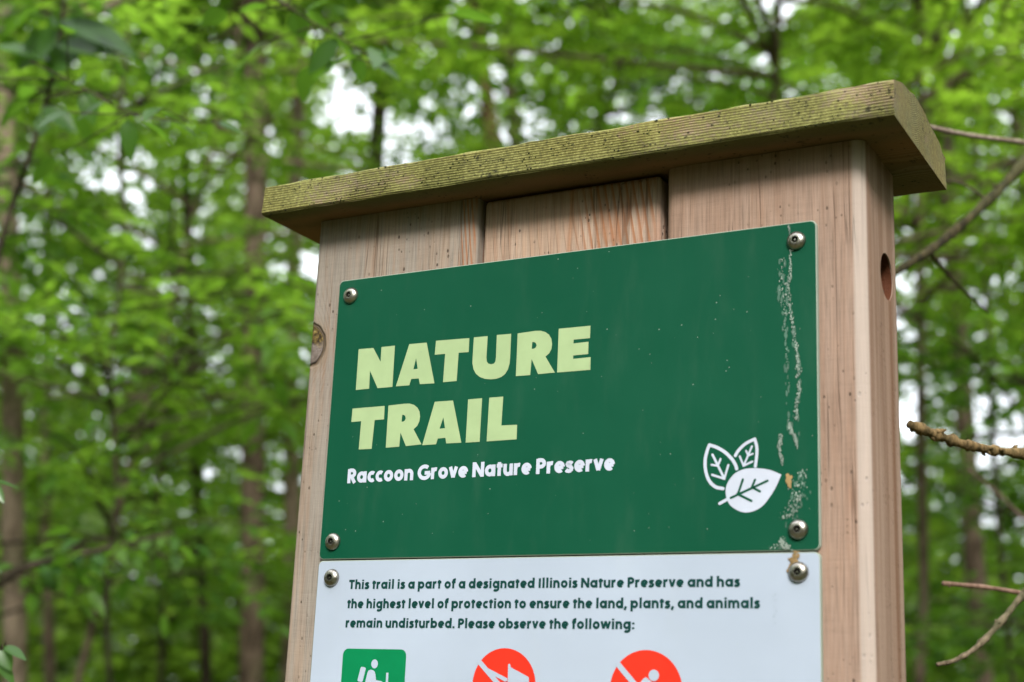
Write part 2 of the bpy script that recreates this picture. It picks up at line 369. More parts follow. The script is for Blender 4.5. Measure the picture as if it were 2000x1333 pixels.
# ------------------------------------------------------------------ panels
PY = -.0030*S          # front of the panels
PW, PH = .305, .1732
def pane(u, v, lift=0.):      # point of the picture -> point on the panel's front
    d = ray(u, v); k = (PY-lift-CAM_POS.y)/d.y; return CAM_POS+d*k
def panel_mat(name, col, rough, dirt):
    t = NT(name); co = t.coord()
    n = t.noise(co, 6, 4); f = t.noise(co, 900, 2, .6); m = t.noise(t.mapping(co, (1, 1, .25)), 45, 4, .65)
    c = t.mix(t.step(n, .35, .7), tuple(x*.94 for x in col), tuple(min(1, x*1.05+.003) for x in col))
    c = t.mix(t.math('MULTIPLY', t.step(m, .5, .8), dirt), c, (.36, .37, .32))
    v = t.n('ShaderNodeTexVoronoi'); t.put(v.inputs['Vector'], co); v.inputs['Scale'].default_value = 120
    sp = t.math('MULTIPLY', t.math('SUBTRACT', 1, t.step(v.outputs['Distance'], .03, .07)), t.step(t.xyz(v.outputs['Color'])[0], .72, .76))
    c = t.mix(t.math('MULTIPLY', sp, .55), c, (.35, .42, .36))
    r = t.math('ADD', rough, t.math('MULTIPLY', t.math('SUBTRACT', m, .5), .25))
    return t.end(t.bsdf(c, r, t.bump(f, .06, .0003), spec=.13))
M_green = panel_mat('green_panel_print', (.0022, .063, .031), .5, .02)
M_white = panel_mat('white_panel_print', (.355, .405, .49), .42, .07)
def plain(name, col, rough=.45, var=.06):
    t = NT(name); co = t.coord(); n = t.noise(co, 60, 4)
    return t.end(t.bsdf(t.mix(t.step(n, .3, .75), tuple(c*(1-var) for c in col), tuple(min(1, c*(1+var*.5)) for c in col)), rough, spec=.12))
M_edge = plain('worn_panel_edge', (.26, .30, .25), .6)
M_title = plain('pale_green_print', (.315, .41, .215))
M_text_w = plain('white_print', (.46, .49, .58))
M_text_g = plain('dark_green_print', (.005, .040, .035))
M_pgreen = plain('bright_green_print', (.002, .17, .06))
M_red = plain('red_print', (.60, .030, .014))
def panel(name, z0, z1, mat, rr=.0030):
    x0, x1 = 0, PW; pts = []
    for cx, cz, a0 in ((x1-rr, z1-rr, 0), (x0+rr, z1-rr, 90), (x0+rr, z0+rr, 180), (x1-rr, z0+rr, 270)):
        for k in range(7):
            a = R(a0+15*k); pts.append((cx+rr*math.cos(a), cz+rr*math.sin(a)))
    m = MB(); n = len(pts); e = .00045
    def ring(sc, y):
        i = len(m.v)
        for (px, pz) in pts:
            cx, cz = (x0+x1)/2, (z0+z1)/2
            qx = px+(sc if px < cx else -sc); qz = pz+(sc if pz < cz else -sc)
            m.v.append((qx*S, y, qz*S+Z0))
        return i
    a = ring(0, -.0001); b = ring(0, PY+e); c = ring(e, PY)
    for p, q, mi in ((a, b, 1), (b, c, 1)):
        for k in range(n): m.f.append((p+k, q+k, q+(k+1) % n, p+(k+1) % n)); m.m.append(mi)
    m.f.append(tuple(c+k for k in range(n))[::-1]); m.m.append(0)
    m.f.append(tuple(a+k for k in range(n))); m.m.append(0)
    me = m.mesh(name); bb = bmesh.new(); bb.from_mesh(me); bmesh.ops.recalc_face_normals(bb, faces=bb.faces); bb.to_mesh(me); bb.free()
    return link(name, me, [mat, M_edge], sign)
green = panel('green_panel', 0, PH, M_green)
white = panel('white_panel', -.30, -.0008, M_white)
green['label'] = 'dark green panel with the trail title and a leaf emblem'
white['label'] = 'white panel with a paragraph and round pictograms'

def fillpoly(m, loops, lift, mi=0):
    """flat face with holes, loops given as world points on the panel"""
    bm = bmesh.new(); edges = []
    for lp in loops:
        vs = [bm.verts.new(Vector((p.x, PY-lift, p.z))) for p in lp]
        for i in range(len(vs)): edges.append(bm.edges.new((vs[i], vs[(i+1) % len(vs)])))
    bmesh.ops.triangle_fill(bm, use_beauty=True, use_dissolve=False, edges=edges)
    bm.verts.index_update()
    for f in bm.faces:
        pts = [v.co.copy() for v in f.verts]
        nn = (pts[1]-pts[0]).cross(pts[2]-pts[0])
        if nn.y > 0: pts.reverse()
        m.poly(pts, mi)
    bm.free()
def zoomf(ox, oy, sc): return lambda pts: [pane(ox+x/sc, oy+y/sc) for x, y in pts]
def smooth_closed(pts, keep=()):   # not used for sharp letters
    return pts
def stroke(m, pts, wd, lift, mi=0, closed=False, rcap=False):
    """ribbon of constant width along points (x, z world) in the panel plane, mitred joints"""
    P = [Vector((p[0], p[1])) for p in pts]; n = len(P)
    L, Rr = [], []
    for i in range(n):
        a = P[i-1] if (i > 0 or closed) else None; b = P[(i+1) % n] if (i < n-1 or closed) else None
        d0 = (P[i]-a).normalized() if a is not None else None; d1 = (b-P[i]).normalized() if b is not None else None
        if d0 is None: d0 = d1
        if d1 is None: d1 = d0
        n0 = Vector((-d0.y, d0.x)); n1 = Vector((-d1.y, d1.x)); q = n0+n1
        if q.length < .2: q = n0
        q.normalize(); k = min(2.4, 1/max(.3, q.dot(n0)))
        L.append(P[i]+q*wd/2*k); Rr.append(P[i]-q*wd/2*k)
    base = len(m.v)
    for i in range(n): m.v += [(L[i].x, PY-lift, L[i].y), (Rr[i].x, PY-lift, Rr[i].y)]
    for i in range(n if closed else n-1):
        j = (i+1) % n; m.f.append((base+2*i, base+2*i+1, base+2*j+1, base+2*j)); m.m.append(mi)
    if rcap:
        for p, dd in ((P[0], P[0]-P[1]), (P[-1], P[-1]-P[-2])):
            a0 = math.atan2(dd.y, dd.x)
            m.poly([(p.x+math.cos(a0+R(an))*wd/2, PY-lift, p.y+math.sin(a0+R(an))*wd/2) for an in range(90, -91, -20)], mi)

# title letters
z3 = zoomf(560, 560, 2.854)
TITLE = [
 [[(402,350),(484,343),(524,420),(529,338),(604,330),(590,560),(507,567),(465,470),(460,570),(386,577)]],
 [[(684,322),(781,313),(824,540),(743,545),(737,513),(695,516),(684,551),(609,557)],[(722,400),(731,459),(707,462)]],
 [[(833,303),(1019,288),(1015,366),(959,370),(948,527),(872,534),(884,376),(826,381)]],
 [[(1044,284),(1121,277),(1114,395),(1116,418),(1124,430),(1140,434),(1156,430),(1164,418),(1167,395),(1172,271),(1252,264),(1246,400),(1243,430),(1234,462),(1219,487),(1197,505),(1168,515),(1138,518),(1105,515),(1077,505),(1055,487),(1042,462),(1036,430),(1037,395)]],
 [[(1288,262),(1385,248),(1415,247),(1442,254),(1463,269),(1476,292),(1480,322),(1476,350),(1464,373),(1443,391),(1495,480),(1402,489),(1366,405),(1358,494),(1278,500)],[(1370,310),(1380,310),(1389,316),(1394,328),(1389,340),(1379,347),(1366,348)]],
 [[(1517,236),(1694,219),(1691,288),(1600,297),(1599,318),(1683,308),(1681,377),(1598,385),(1597,404),(1695,394),(1693,465),(1508,480)]],
 [[(368,681),(547,666),(543,741),(491,745),(474,905),(402,909),(416,751),(361,756)]],
 [[(568,664),(655,654),(685,653),(710,660),(730,676),(741,697),(744,725),(740,752),(729,776),(708,796),(752,880),(665,890),(635,815),(628,893),(553,899)],[(645,716),(653,716),(661,722),(664,735),(660,746),(652,753),(641,754)]],
 [[(826,643),(928,636),(974,871),(890,875),(885,844),(843,848),(833,880),(756,885)],[(874,730),(883,790),(853,793)]],
 [[(1012,630),(1090,623),(1076,866),(998,871)]],
 [[(1130,620),(1208,614),(1197,775),(1285,771),(1282,852),(1115,864)]],
]
m = MB()
for loops in TITLE: fillpoly(m, [z3(l) for l in loops], .0002)
m.build('title_lettering', M_title, green)

# a stroke alphabet in the manner of the sign's rounded geometric sans
def arc(cx, cy, rx, ry, a0, a1, n=14):
    return [(cx+rx*math.cos(R(a0+(a1-a0)*i/n)), cy+ry*math.sin(R(a0+(a1-a0)*i/n))) for i in range(n+1)]
XH = .73
def bowl(cx): return ('c', arc(cx, .365, .195, .25, 0, 342, 19))
G = {
 'o': (.63, [bowl(.315)]), 'a': (.65, [bowl(.305), [(.53, 0), (.53, XH)]]), 'd': (.65, [bowl(.305), [(.53, 0), (.53, 1.15)]]),
 'b': (.65, [[(.11, 0), (.11, 1.15)], bowl(.335)]), 'p': (.65, [[(.11, -.30), (.11, XH)], bowl(.335)]),
 'g': (.65, [bowl(.305), [(.53, XH), (.53, -.02)]+arc(.31, -.03, .22, .19, 0, -140, 10)]),
 'n': (.59, [[(.11, 0), (.11, XH)], arc(.29, .40, .18, .225, 170, 0)+[(.47, 0)]]),
 'h': (.59, [[(.11, 0), (.11, 1.15)], arc(.29, .40, .18, .225, 170, 0)+[(.47, 0)]]),
 'm': (.90, [[(.11, 0), (.11, XH)], arc(.27, .41, .16, .215, 170, 0)+[(.43, 0)], arc(.60, .41, .17, .215, 170, 0)+[(.77, 0)]]),
 'u': (.59, [[(.11, XH)]+arc(.29, .31, .18, .22, 180, 350), [(.47, XH), (.47, 0)]]),
 'r': (.41, [[(.11, 0), (.11, XH)], arc(.31, .38, .2, .25, 170, 75, 8)]),
 'i': (.22, [[(.11, 0), (.11, XH)], [(.11, .86), (.11, 1.10)]]), 'l': (.22, [[(.11, 0), (.11, 1.15)]]),
 't': (.38, [[(.18, 0), (.18, .93)], [(.02, .64), (.37, .64)]]),
 'f': (.37, [[(.16, 0), (.16, .80)]+arc(.33, .80, .17, .19, 175, 75, 8), [(.02, .64), (.36, .64)]]),
 'e': (.60, [[(.12, .345), (.52, .345)], arc(.305, .365, .195, .25, 0, 310, 18)]),
 'c': (.50, [arc(.305, .365, .195, .25, 52, 308, 16)]),
 's': (.46, [[(.39, .53), (.33, .585), (.24, .60), (.15, .575), (.115, .51), (.14, .44), (.22, .385), (.30, .335), (.355, .26), (.34, .17), (.27, .105), (.18, .09), (.10, .115), (.045, .175)]]),
 'v': (.55, [[(.09, XH), (.275, .05)], [(.46, XH), (.275, .05)]]), 'w': (.84, [[(.08, XH), (.25, .05)], [(.42, XH), (.25, .05)], [(.42, XH), (.59, .05)], [(.76, XH), (.59, .05)]]),
 'T': (.58, [[(.02, .905), (.56, .905)], [(.29, 0), (.29, 1)]]), 'I': (.24, [[(.12, 0), (.12, 1)]]),
 'N': (.72, [[(.11, 0), (.11, 1)], [(.13, .93), (.59, .07)], [(.61, 0), (.61, 1)]]),
 'P': (.57, [[(.11, 0), (.11, 1)], [(.11, .905), (.27, .905)]+arc(.28, .69, .185, .215, 90, -90, 10)+[(.11, .475)]]),
 'R': (.60, [[(.11, 0), (.11, 1)], [(.11, .905), (.27, .905)]+arc(.28, .69, .185, .215, 90, -90, 10)+[(.11, .475)], [(.27, .47), (.50, 0)]]),
 'G': (.80, [arc(.43, .5, .33, .405, 50, 352, 20), [(.44, .455), (.79, .455)]]),
 '.': (.24, [[(.12, 0), (.12, .2)]]), ',': (.24, [[(.15, .2), (.06, -.17)]]), ':': (.26, [[(.13, 0), (.13, .2)], [(.13, .47), (.13, .67)]]), ' ': (.19, []),
}
for k_ in 'ilI':      # a little more air round the bare stems
    G[k_] = (G[k_][0]+.06, [[(a_+.03, b_) for a_, b_ in st_] for st_ in G[k_][1]])
def text_line(m, txt, p0, p1, h0, h1, wt, lift=.00015, track=0.):
    """p0/p1: baseline ends on the panel, h0/h1: cap height at the ends"""
    total = sum(G[c][0]+track for c in txt)-track; cur = 0.; k = 0
    A = pane(*p0); B = pane(*p1); ux = (B.x-A.x)/total
    hh = (h0+h1)/2
    for c in txt:
        adv, strokes = G[c]
        for st in strokes:
            cl = isinstance(st, tuple); pts = st[1] if cl else st
            q = []
            for (gx, gy) in pts:
                if c.islower(): gy = gy*1.07 if gy <= XH else .78+(gy-XH)*.69      # large x-height, short ascenders
                X = cur+gx; tt = X/total
                q.append((A.x+ux*X, A.z+(B.z-A.z)*tt+gy*hh))
            stroke(m, q, wt*hh, lift+.00002*(k % 5), 0, cl); k += 1
        cur += adv+track
def caph(u0, v0, u1, v1): return abs(pane(u0, v0).z-pane(u1, v1).z)
h = caph(681, 1133.5, 681, 1151)
m = MB()
text_line(m, 'This trail is a part of a designated Illinois Nature Preserve and has', (681, 1151), (1446, 1146.5), h, h, .262, track=.035)
text_line(m, 'the highest level of protection to ensure the land, plants, and animals', (677.5, 1188.5), (1485, 1188.5), h, h, .262, track=.035)
text_line(m, 'remain undisturbed. Please observe the following:', (674.5, 1226), (1240, 1229.5), h, h, .262, track=.035)
m.build('paragraph_lettering', M_text_g, white)
m = MB(); h = caph(680, 917, 680, 944.5)
text_line(m, 'Raccoon Grove Nature Preserve', (678, 944.5), (1201, 919), h, h, .258, track=.03)
m.build('subtitle_lettering', M_text_w, green)

# leaf emblem
z4 = zoomf(1300, 800, 3.7028); m = MB()
def zs(pts): return [(p.x, p.z) for p in z4(pts)]
def fine(pts, n=5): return [(v.x, v.y) for v in spline([Vector((a, b, 0)) for a, b in pts], n)]
U = .5/3.7028/1420*1.0
pxs = (pane(1501, 950)-pane(1500, 950)).length/3.7028
leaf = fine([(838,472),(760,440),(690,428),(620,426),(560,435),(500,465),(455,520),(437,570),(437,620),(452,670),(480,705),(530,735),(580,746),(640,735),(700,700),(750,640),(800,560),(838,472)])[:-1]
fillpoly(m, [z4(leaf)], .0002)
stroke(m, zs([(452,648),(392,681)]), 21*pxs, .00024, 0, False, True)
for i, (p, wd) in enumerate((([(415,573),(360,560),(315,515),(290,440),(288,360),(305,290),(318,258)], 24), ([(318,258),(370,275),(430,310),(480,360),(505,400),(515,430)], 24),
              ([(505,335),(530,295),(580,248),(645,215)], 22), ([(645,215),(660,270),(660,330),(650,412)], 22))):
    stroke(m, zs(fine(p)), wd*pxs, .00022+.00003*(i % 2), 0, False, True)
for i, (p, wd) in enumerate((([(340,328),(425,500)], 17), ([(333,401),(378,408),(398,360)], 15), ([(338,474),(425,502),(455,404)], 16),
              ([(625,268),(565,408)], 14), ([(583,300),(598,335),(630,322)], 13), ([(537,340),(565,408),(628,378)], 14))):
    stroke(m, zs(p), wd*pxs, .0002+.00003*(i % 3), 0, False, True)
for i, p in enumerate(([(472,641),(738,517)], [(525,612),(560,508)], [(520,612),(622,662)], [(622,572),(648,510)], [(630,566),(683,594)])):
    stroke(m, zs(p), 17*pxs, .0003+.00003*(i % 4), 1, False, True)
m.build('leaf_emblem', [M_text_w, M_green], green)

# pictograms (they run on below the picture's lower edge)
def rr_poly(p0, p1, r):
    x0, z1 = p0.x, p0.z; x1, z0 = p1.x, p1.z; out = []
    for cx, cz, a0 in ((x1-r, z1-r, 0), (x0+r, z1-r, 90), (x0+r, z0+r, 180), (x1-r, z0+r, 270)):
        out += [Vector((cx+r*math.cos(R(a0+15*k)), 0, cz+r*math.sin(R(a0+15*k)))) for k in range(7)]
    return out
zA = zoomf(640, 1240, 4.444); zB = zoomf(1100, 1240, 4.444)
tl = zA([(137, 120)])[0]; tr = zA([(686, 126)])[0]; sq = tr.x-tl.x
m = MB(); fillpoly(m, [rr_poly(Vector((tl.x, 0, tl.z)), Vector((tr.x, 0, tl.z-sq)), sq*.085)], .00015)
def ell(c, rx, rz, n=26): return [Vector((c.x+rx*math.cos(2*math.pi*i/n), 0, c.z+rz*math.sin(2*math.pi*i/n))) for i in range(n)]
hd = zA([(409, 254)])[0]; fillpoly(m, [ell(hd, sq*.052, sq*.058)], .0003, 1)
fillpoly(m, [zA([(298,279),(322,283),(332,290),(332,300),(305,404),(296,412),(268,406),(260,398),(288,288)])], .0003, 1)
fillpoly(m, [zA([(348,328),(357,312),(376,304),(398,310),(410,322),(416,345),(421,394),(470,405),(488,420),(470,432),(405,426),(392,470),(425,530),(440,600),(412,604),(392,545),(352,490),(330,600),(300,600),(322,470),(330,400)])], .0003, 1)
fillpoly(m, [zA([(510,331),(530,331),(514,604),(496,604)])], .0003, 1)
m.build('hiking_pictogram', [M_pgreen, M_white], white)
def prohibit(zf, c, top, parts, slash):
    C0 = zf([c])[0]; T0 = zf([(c[0], top)])[0]; r = T0.z-C0.z
    m = MB(); fillpoly(m, [ell(C0, r, r, 72)], .00015)
    a, b = zf(slash); d = (b-a).normalized(); n = Vector((-d.z, 0, d.x)); hw = r*.072
    e0 = a-d*.05*r; e1 = a+d*2.06*r
    fillpoly(m, [[e0+n*hw, e1+n*hw, e1-n*hw, e0-n*hw]], .0003, 1)
    for q, pp in enumerate(parts): fillpoly(m, [zf(pp)], .00034+.00004*q, 1)
    m.build('prohibition_pictogram', [M_red, M_white], white)
prohibit(zA, (1528, 436), 117, [
    [(1385,288),(1562,380),(1562,402),(1540,408),(1436,352),(1425,345)], [(1568,262),(1574,253),(1584,255),(1588,264),(1591,284),(1742,366),(1748,376),(1748,470),(1700,520),(1563,520)]], [(1309, 226), (1500, 449)])
prohibit(zB, (717, 482), 133, [
    [(788+45*math.cos(R(15*k)), 354+50*math.sin(R(15*k))) for k in range(24)],
    [(662,425),(703,377),(716,371),(728,375),(760,402),(830,470),(812,500),(745,440),(690,490),(640,560),(600,540)]], [(470, 249), (607, 413)])

# screws: button heads with a pinned socket
def metal():
    t = NT('stainless_steel'); co = t.coord(); n = t.noise(co, 260, 4, .6)
    c = t.mix(1.0, t.ramp(n, [(.3, (.26, .215, .16)), (.5, (.50, .46, .41)), (.8, (.60, .575, .54))]), t.ramp(t.n('ShaderNodeObjectInfo').outputs['Random'], [(0, .7), (1, 1.05)]), 'MULTIPLY')
    return t.end(t.bsdf(c, t.math('ADD', .22, t.math('MULTIPLY', n, .2)), t.bump(n, .15, .0004), metal=1))
M_metal = metal(); M_dark = plain('dark_socket_floor', (.02, .018, .015), .7)  # near-black floor for the screw sockets
def screw(parent, u, v, rot=0, rad=.0052):
    c = pane(u, v); r = rad*S; m = MB(); n = 24
    prof = [(1.0, 0), (1.0, .10), (.97, .20), (.90, .33), (.78, .45), (.62, .54), (.46, .585), (.40, .59)]
    base = len(m.v)
    for a, hh in prof:
        for k in range(n):
            an = 2*math.pi*k/n+rot; m.v.append((c.x+a*r*math.cos(an), PY-hh*r, c.z+a*r*math.sin(an)))
    for i in range(len(prof)-1):
        for k in range(n): m.f.append((base+i*n+k, base+i*n+(k+1) % n, base+(i+1)*n+(k+1) % n, base+(i+1)*n+k)); m.m.append(0)
    # hexagonal socket: 24 points pulled onto a hexagon
    top = base+(len(prof)-1)*n; i0 = len(m.v)
    for dep in (.585, .20):
        for k in range(n):
            an = 2*math.pi*k/n; hexr = .32/math.cos(((an+math.pi/6) % (math.pi/3))-math.pi/6); m.v.append((c.x+hexr*r*math.cos(an+rot), PY-dep*r, c.z+hexr*r*math.sin(an+rot)))
    for k in range(n):
        k2 = (k+1) % n
        m.f.append((top+k, top+k2, i0+k2, i0+k)); m.m.append(0)
        m.f.append((i0+k, i0+k2, i0+n+k2, i0+n+k)); m.m.append(0)
    m.f.append(tuple(i0+n+k for k in range(n))); m.m.append(1)
    m.tube([(c.x, PY-.2*r, c.z), (c.x, PY-.5*r, c.z)], [.11*r, .10*r], 10, 0)
    me = m.mesh('screw'); b = bmesh.new(); b.from_mesh(me); bmesh.ops.recalc_face_normals(b, faces=b.faces); b.to_mesh(me); b.free()
    o = link('screw', me, [M_metal, M_dark], parent, True); me.set_sharp_from_angle(angle=R(50)); return o
for i, (u, v) in enumerate(((686, 578), (1555.5, 471), (651, 1058.5), (1559.5, 1035))): screw(green, u, v, .3+i*.5)
for i, (u, v) in enumerate(((648.5, 1129), (1560, 1118))): screw(white, u, v, .9+i*.4)

# dried droppings and mud on the right of the panels
rg = random.Random(11)
def flecks(m, path, n, spread, smin, smax, rg, elong=1.8, zl=.0005):
    for _ in range(n):
        t = rg.random()*(len(path)-1); i = min(int(t), len(path)-2); f = t-i
        u = path[i][0]*(1-f)+path[i+1][0]*f; v = path[i][1]*(1-f)+path[i+1][1]*f
        wd = path[i][2]*(1-f)+path[i+1][2]*f
        p = pane(u+rg.gauss(0, spread*wd), v+rg.gauss(0, 3)); r = rg.uniform(smin, smax)*S*(.5+.6*wd); lift = zl+rg.random()*.0003
        k = rg.randint(5, 8); a0 = rg.random()*6
        m.poly([(p.x+r*rg.uniform(.6, 1.1)*math.cos(a0+2*math.pi*j/k), PY-lift, p.z+r*elong*rg.uniform(.6, 1.1)*math.sin(a0+2*math.pi*j/k)) for j in range(k)][::-1])
M_drop = plain('dried_droppings', (.30, .36, .31), .8, .4)
M_smear = plain('thin_smear', (.075, .15, .11), .7, .3)
M_mud = plain('dried_mud', (.33, .22, .10), .9, .4)
m = MB()
main = [(1541,440,.7),(1543,452,1),(1546,492,1.2),(1544,520,1.2),(1543,541,1.4),(1540,560,1),(1543,590,.9),(1547,620,1.2),(1551,650,1.3),(1557,690,1.4),(1560,720,1.6),(1560,745,1.4),(1562,765,1.2),(1557,785,1.1),(1555,808,1.5),(1557,822,.8)]
sm = MB(); rg2 = random.Random(5)
flecks(sm, main, 80, 1.7, .0002, .0006, rg2, 3.2, .0001)
flecks(sm, [(1531,505,1),(1528,560,1.6),(1533,615,1),(1536,700,.6),(1541,824,1),(1556,866,1.2)], 70, 3., .0003, .0008, rg2, 3, .0001)
flecks(sm, [(1566,920,1.5),(1560,960,2),(1548,1005,1.5),(1532,1062,1.4)], 26, 5, .0002, .00055, rg2, 2.5, .0001)
sm.build('thin_smear', M_smear, green)
flecks(m, main, 400, 1.6, .00006, .00030, rg)
flecks(m, [(1531,505,1),(1526,540,1.6),(1532,575,2),(1533,615,1),(1536,660,.6),(1537,700,.8),(1541,755,.5)], 90, 2.4, .00006, .00024, rg)
flecks(m, [(1541,824,1),(1546,840,1),(1554,858,1.2),(1558,872,.8)], 110, 1.3, .0001, .00035, rg)
flecks(m, [(1526,852,1),(1523,868,1.3),(1525,890,1.3),(1530,905,1)], 110, 1.4, .00008, .00032, rg)
flecks(m, [(1566,920,1.5),(1562,950,2),(1552,985,2),(1545,1005,1.5),(1527,1012,1)], 150, 4., .00006, .00028, rg)
flecks(m, [(1524,1054,1),(1530,1066,1.6),(1540,1070,1.2),(1502,1070,.8)], 110, 3, .00008, .00034, rg)
for _ in range(60):
    flecks(m, [(rg.uniform(680, 1590), rg.uniform(520, 1060), 1)]*2, 1, 1, .00006, .00022, rg, rg.uniform(.8, 2.5))
m.build('dried_streak', M_drop, green)
m = MB()
flecks(m, [(1515,1148,1),(1513,1190,1.3),(1516,1225,1)], 20, 2.4, .00006, .0002, rg, 1.6)
m.build('dirt_streak', plain('grey_dirt', (.30, .34, .38), .8, .3), white)
m = MB(); flecks(m, [(1540,930,1),(1541,941,1.2),(1545,952,.6)], 60, 2.0, .0003, .0008, rg, 1.2); m.build('mud_speck', M_mud, green)
m = MB(); flecks(m, [(1556,1080,.8),(1554,1095,1.1),(1549,1112,.9),(1547,1122,.7)], 130, 4., .0003, .0008, rg, 1.2); m.build('mud_speck', M_mud, white)
# nut and washer at the bottom of the bolt hole
m = MB(); b0 = hc+Vector((-.024*S, 0, -.12*hr))
m.tube([b0, b0+Vector((.003, 0, 0))], [hr*.92*.8, hr*.92*.8], 24); m.tube([b0+Vector((.0032, 0, 0)), b0+Vector((.013, 0, 0))], [hr*.55, hr*.53], 6); m.tube([b0+Vector((.0132, 0, 0)), b0+Vector((.022, 0, 0))], [hr*.28, hr*.27], 14)
m.build('bolt', plain('rusty_steel', (.06, .04, .025), .6, .4), right_post)

bm = bmesh.new(); bmesh.ops.create_icosphere(bm, subdivisions=3, radius=1)
for v in bm.verts:
    f = 1+.35*mnoise.noise(v.co*2.5)+.2*mnoise.noise(v.co*6); v.co = hc+Vector((-.006*S+v.co.x*f*.004*S, v.co.y*f*hr*.42, -.66*hr+v.co.z*f*hr*.34))
me = bpy.data.meshes.new('mud_nest'); bm.to_mesh(me); bm.free(); link('mud_nest', me, plain('dark_crumbly_mud', (.045, .028, .015), .95, .6), right_post, True)

# ------------------------------------------------------------------ ground
def litter():
    t = NT('leaf_litter'); co = t.coord(); n = t.noise(co, 1.3, 5); f = t.noise(co, 30, 4, .7)
    c = t.mix(t.step(n, .4, .6), t.ramp(f, [(.3, (.035, .025, .014)), (.6, (.12, .08, .045)), (.8, (.2, .15, .08))]), t.ramp(f, [(.3, (.02, .03, .008)), (.6, (.05, .09, .02))]))
    return t.end(t.bsdf(c, .9, t.bump(f, .6, .03), spec=.15))
m = MB(); N = 60; ext = 120
def gz(x, y):
    d = math.hypot(x, y); return 0.12*math.sin(x*.21+.6)*math.sin(y*.17)*min(1, max(0, d-2)/6)+max(0, d-30)*.035
for i in range(N+1):
    for j in range(N+1):
        a = (i/N*2-1); b = (j/N*2-1); x = ext*a*abs(a); y = ext*b*abs(b); m.v.append((x, y, gz(x, y)))
for i in range(N):
    for j in range(N): m.f.append((i*(N+1)+j, (i+1)*(N+1)+j, (i+1)*(N+1)+j+1, i*(N+1)+j+1)); m.m.append(0)
g = m.build('ground', litter(), None, True); g['kind'] = 'structure'

# ------------------------------------------------------------------ foliage
def leaf_mat(name, a, b, trans, tf=.5, rough=.45, spec=.32):
    t = NT(name); rnd = t.n('ShaderNodeNewGeometry').outputs['Random Per Island']
    c = t.mix(rnd, a, b); tc = t.mix(rnd, tuple(x*.75 for x in trans), tuple(min(1, x*1.2) for x in trans))
    pr = t.bsdf(c, rough, spec=spec)
    tr = t.n('ShaderNodeBsdfTranslucent'); t.put(tr.inputs['Color'], tc)
    mx = t.n('ShaderNodeMixShader'); mx.inputs[0].default_value = tf
    t.t.links.new(pr, mx.inputs[1]); t.t.links.new(tr.outputs[0], mx.inputs[2]); return t.end(mx.outputs[0])
L_dark = leaf_mat('deep_green_leaves', (.02, .06, .006), (.045, .105, .01), (.10, .22, .01))
L_mid = leaf_mat('mid_green_leaves', (.024, .082, .010), (.075, .155, .016), (.19, .40, .03))
L_light = leaf_mat('fresh_green_leaves', (.045, .125, .010), (.105, .19, .018), (.29, .53, .04))
L_bright = leaf_mat('backlit_fresh_leaves', (.07, .14, .008), (.12, .20, .014), (.36, .60, .045), .6)  # backlight put into the colour: a brighter copy of the fresh leaves
L_far = leaf_mat('distant_leaves', (.028, .070, .007), (.09, .15, .016), (.22, .38, .032))
L_near = leaf_mat('glossy_near_leaves', (.03, .085, .013), (.05, .125, .018), (.13, .29, .02), .45, .33, .5)
def bark(name, dark, light, sc=1.):
    t = NT(name); co = t.coord(); n = t.noise(t.mapping(co, (1, 1, .22)), 26*sc, 5, .65); f = t.noise(co, 3, 3)
    c = t.mix(t.step(n, .35, .65), dark, light); c = t.mix(t.math('MULTIPLY', t.step(f, .5, .7), .35), c, (.10, .12, .05))
    return t.end(t.bsdf(c, .9, t.bump(n, .8, .02/sc), spec=.15))
B_brown = bark('brown_bark', (.07, .048, .035), (.21, .15, .115))
B_red = bark('reddish_bark', (.10, .050, .035), (.27, .145, .105))
B_pale = bark('pale_bark', (.13, .095, .07), (.33, .25, .19))
B_dark = bark('dark_bark', (.022, .017, .012), (.065, .048, .034))
B_twig = bark('lumpy_twig_bark', (.06, .034, .014), (.21, .13, .060), 6)
B_moss = bark('mossy_twig_bark', (.016, .013, .006), (.060, .048, .021), 4)
B_grey2 = bark('weathered_twig_bark', (.06, .042, .028), (.20, .145, .10), 6)
B_greyt = bark('grey_twig_bark', (.17, .12, .095), (.36, .28, .24), 6)
B_redt = bark('reddish_twig_bark', (.14, .075, .055), (.28, .17, .13), 6)

def leaves(name, P, D, Nn, L, Wd, mats, parent, fold=.18):
    """one mesh of many leaves: each a folded rhombus of two triangles"""
    n = len(P); D = D/np.linalg.norm(D, axis=1, keepdims=True)
    Sd = np.cross(D, Nn); Sd /= np.maximum(1e-6, np.linalg.norm(Sd, axis=1, keepdims=True)); Nn = np.cross(Sd, D)
    rv = np.random.RandomState(len(P)).uniform(.6, 1.35, len(P)); L = (L*rv)[:, None]; Wd = (Wd*rv)[:, None]
    V = np.empty((n, 4, 3)); mid = P+D*L*.42+Nn*Wd*fold
    V[:, 0] = P; V[:, 1] = mid+Sd*Wd*.5; V[:, 2] = P+D*L-Nn*L*.06; V[:, 3] = mid-Sd*Wd*.5
    idx = (np.arange(n)*4)[:, None]+np.array([[0, 1, 2, 0, 2, 3]])
    me = bpy.data.meshes.new(name); me.vertices.add(n*4); me.loops.add(n*6); me.polygons.add(n*2)
    me.vertices.foreach_set('co', V.reshape(-1).astype(np.float32)); me.loops.foreach_set('vertex_index', idx.reshape(-1).astype(np.int32))
    me.polygons.foreach_set('loop_start', (np.arange(n*2)*3).astype(np.int32)); me.update(calc_edges=True); me.validate()
    return link(name, me, mats, parent)
def norm(a): return a/np.maximum(1e-9, np.linalg.norm(a, axis=-1, keepdims=True))
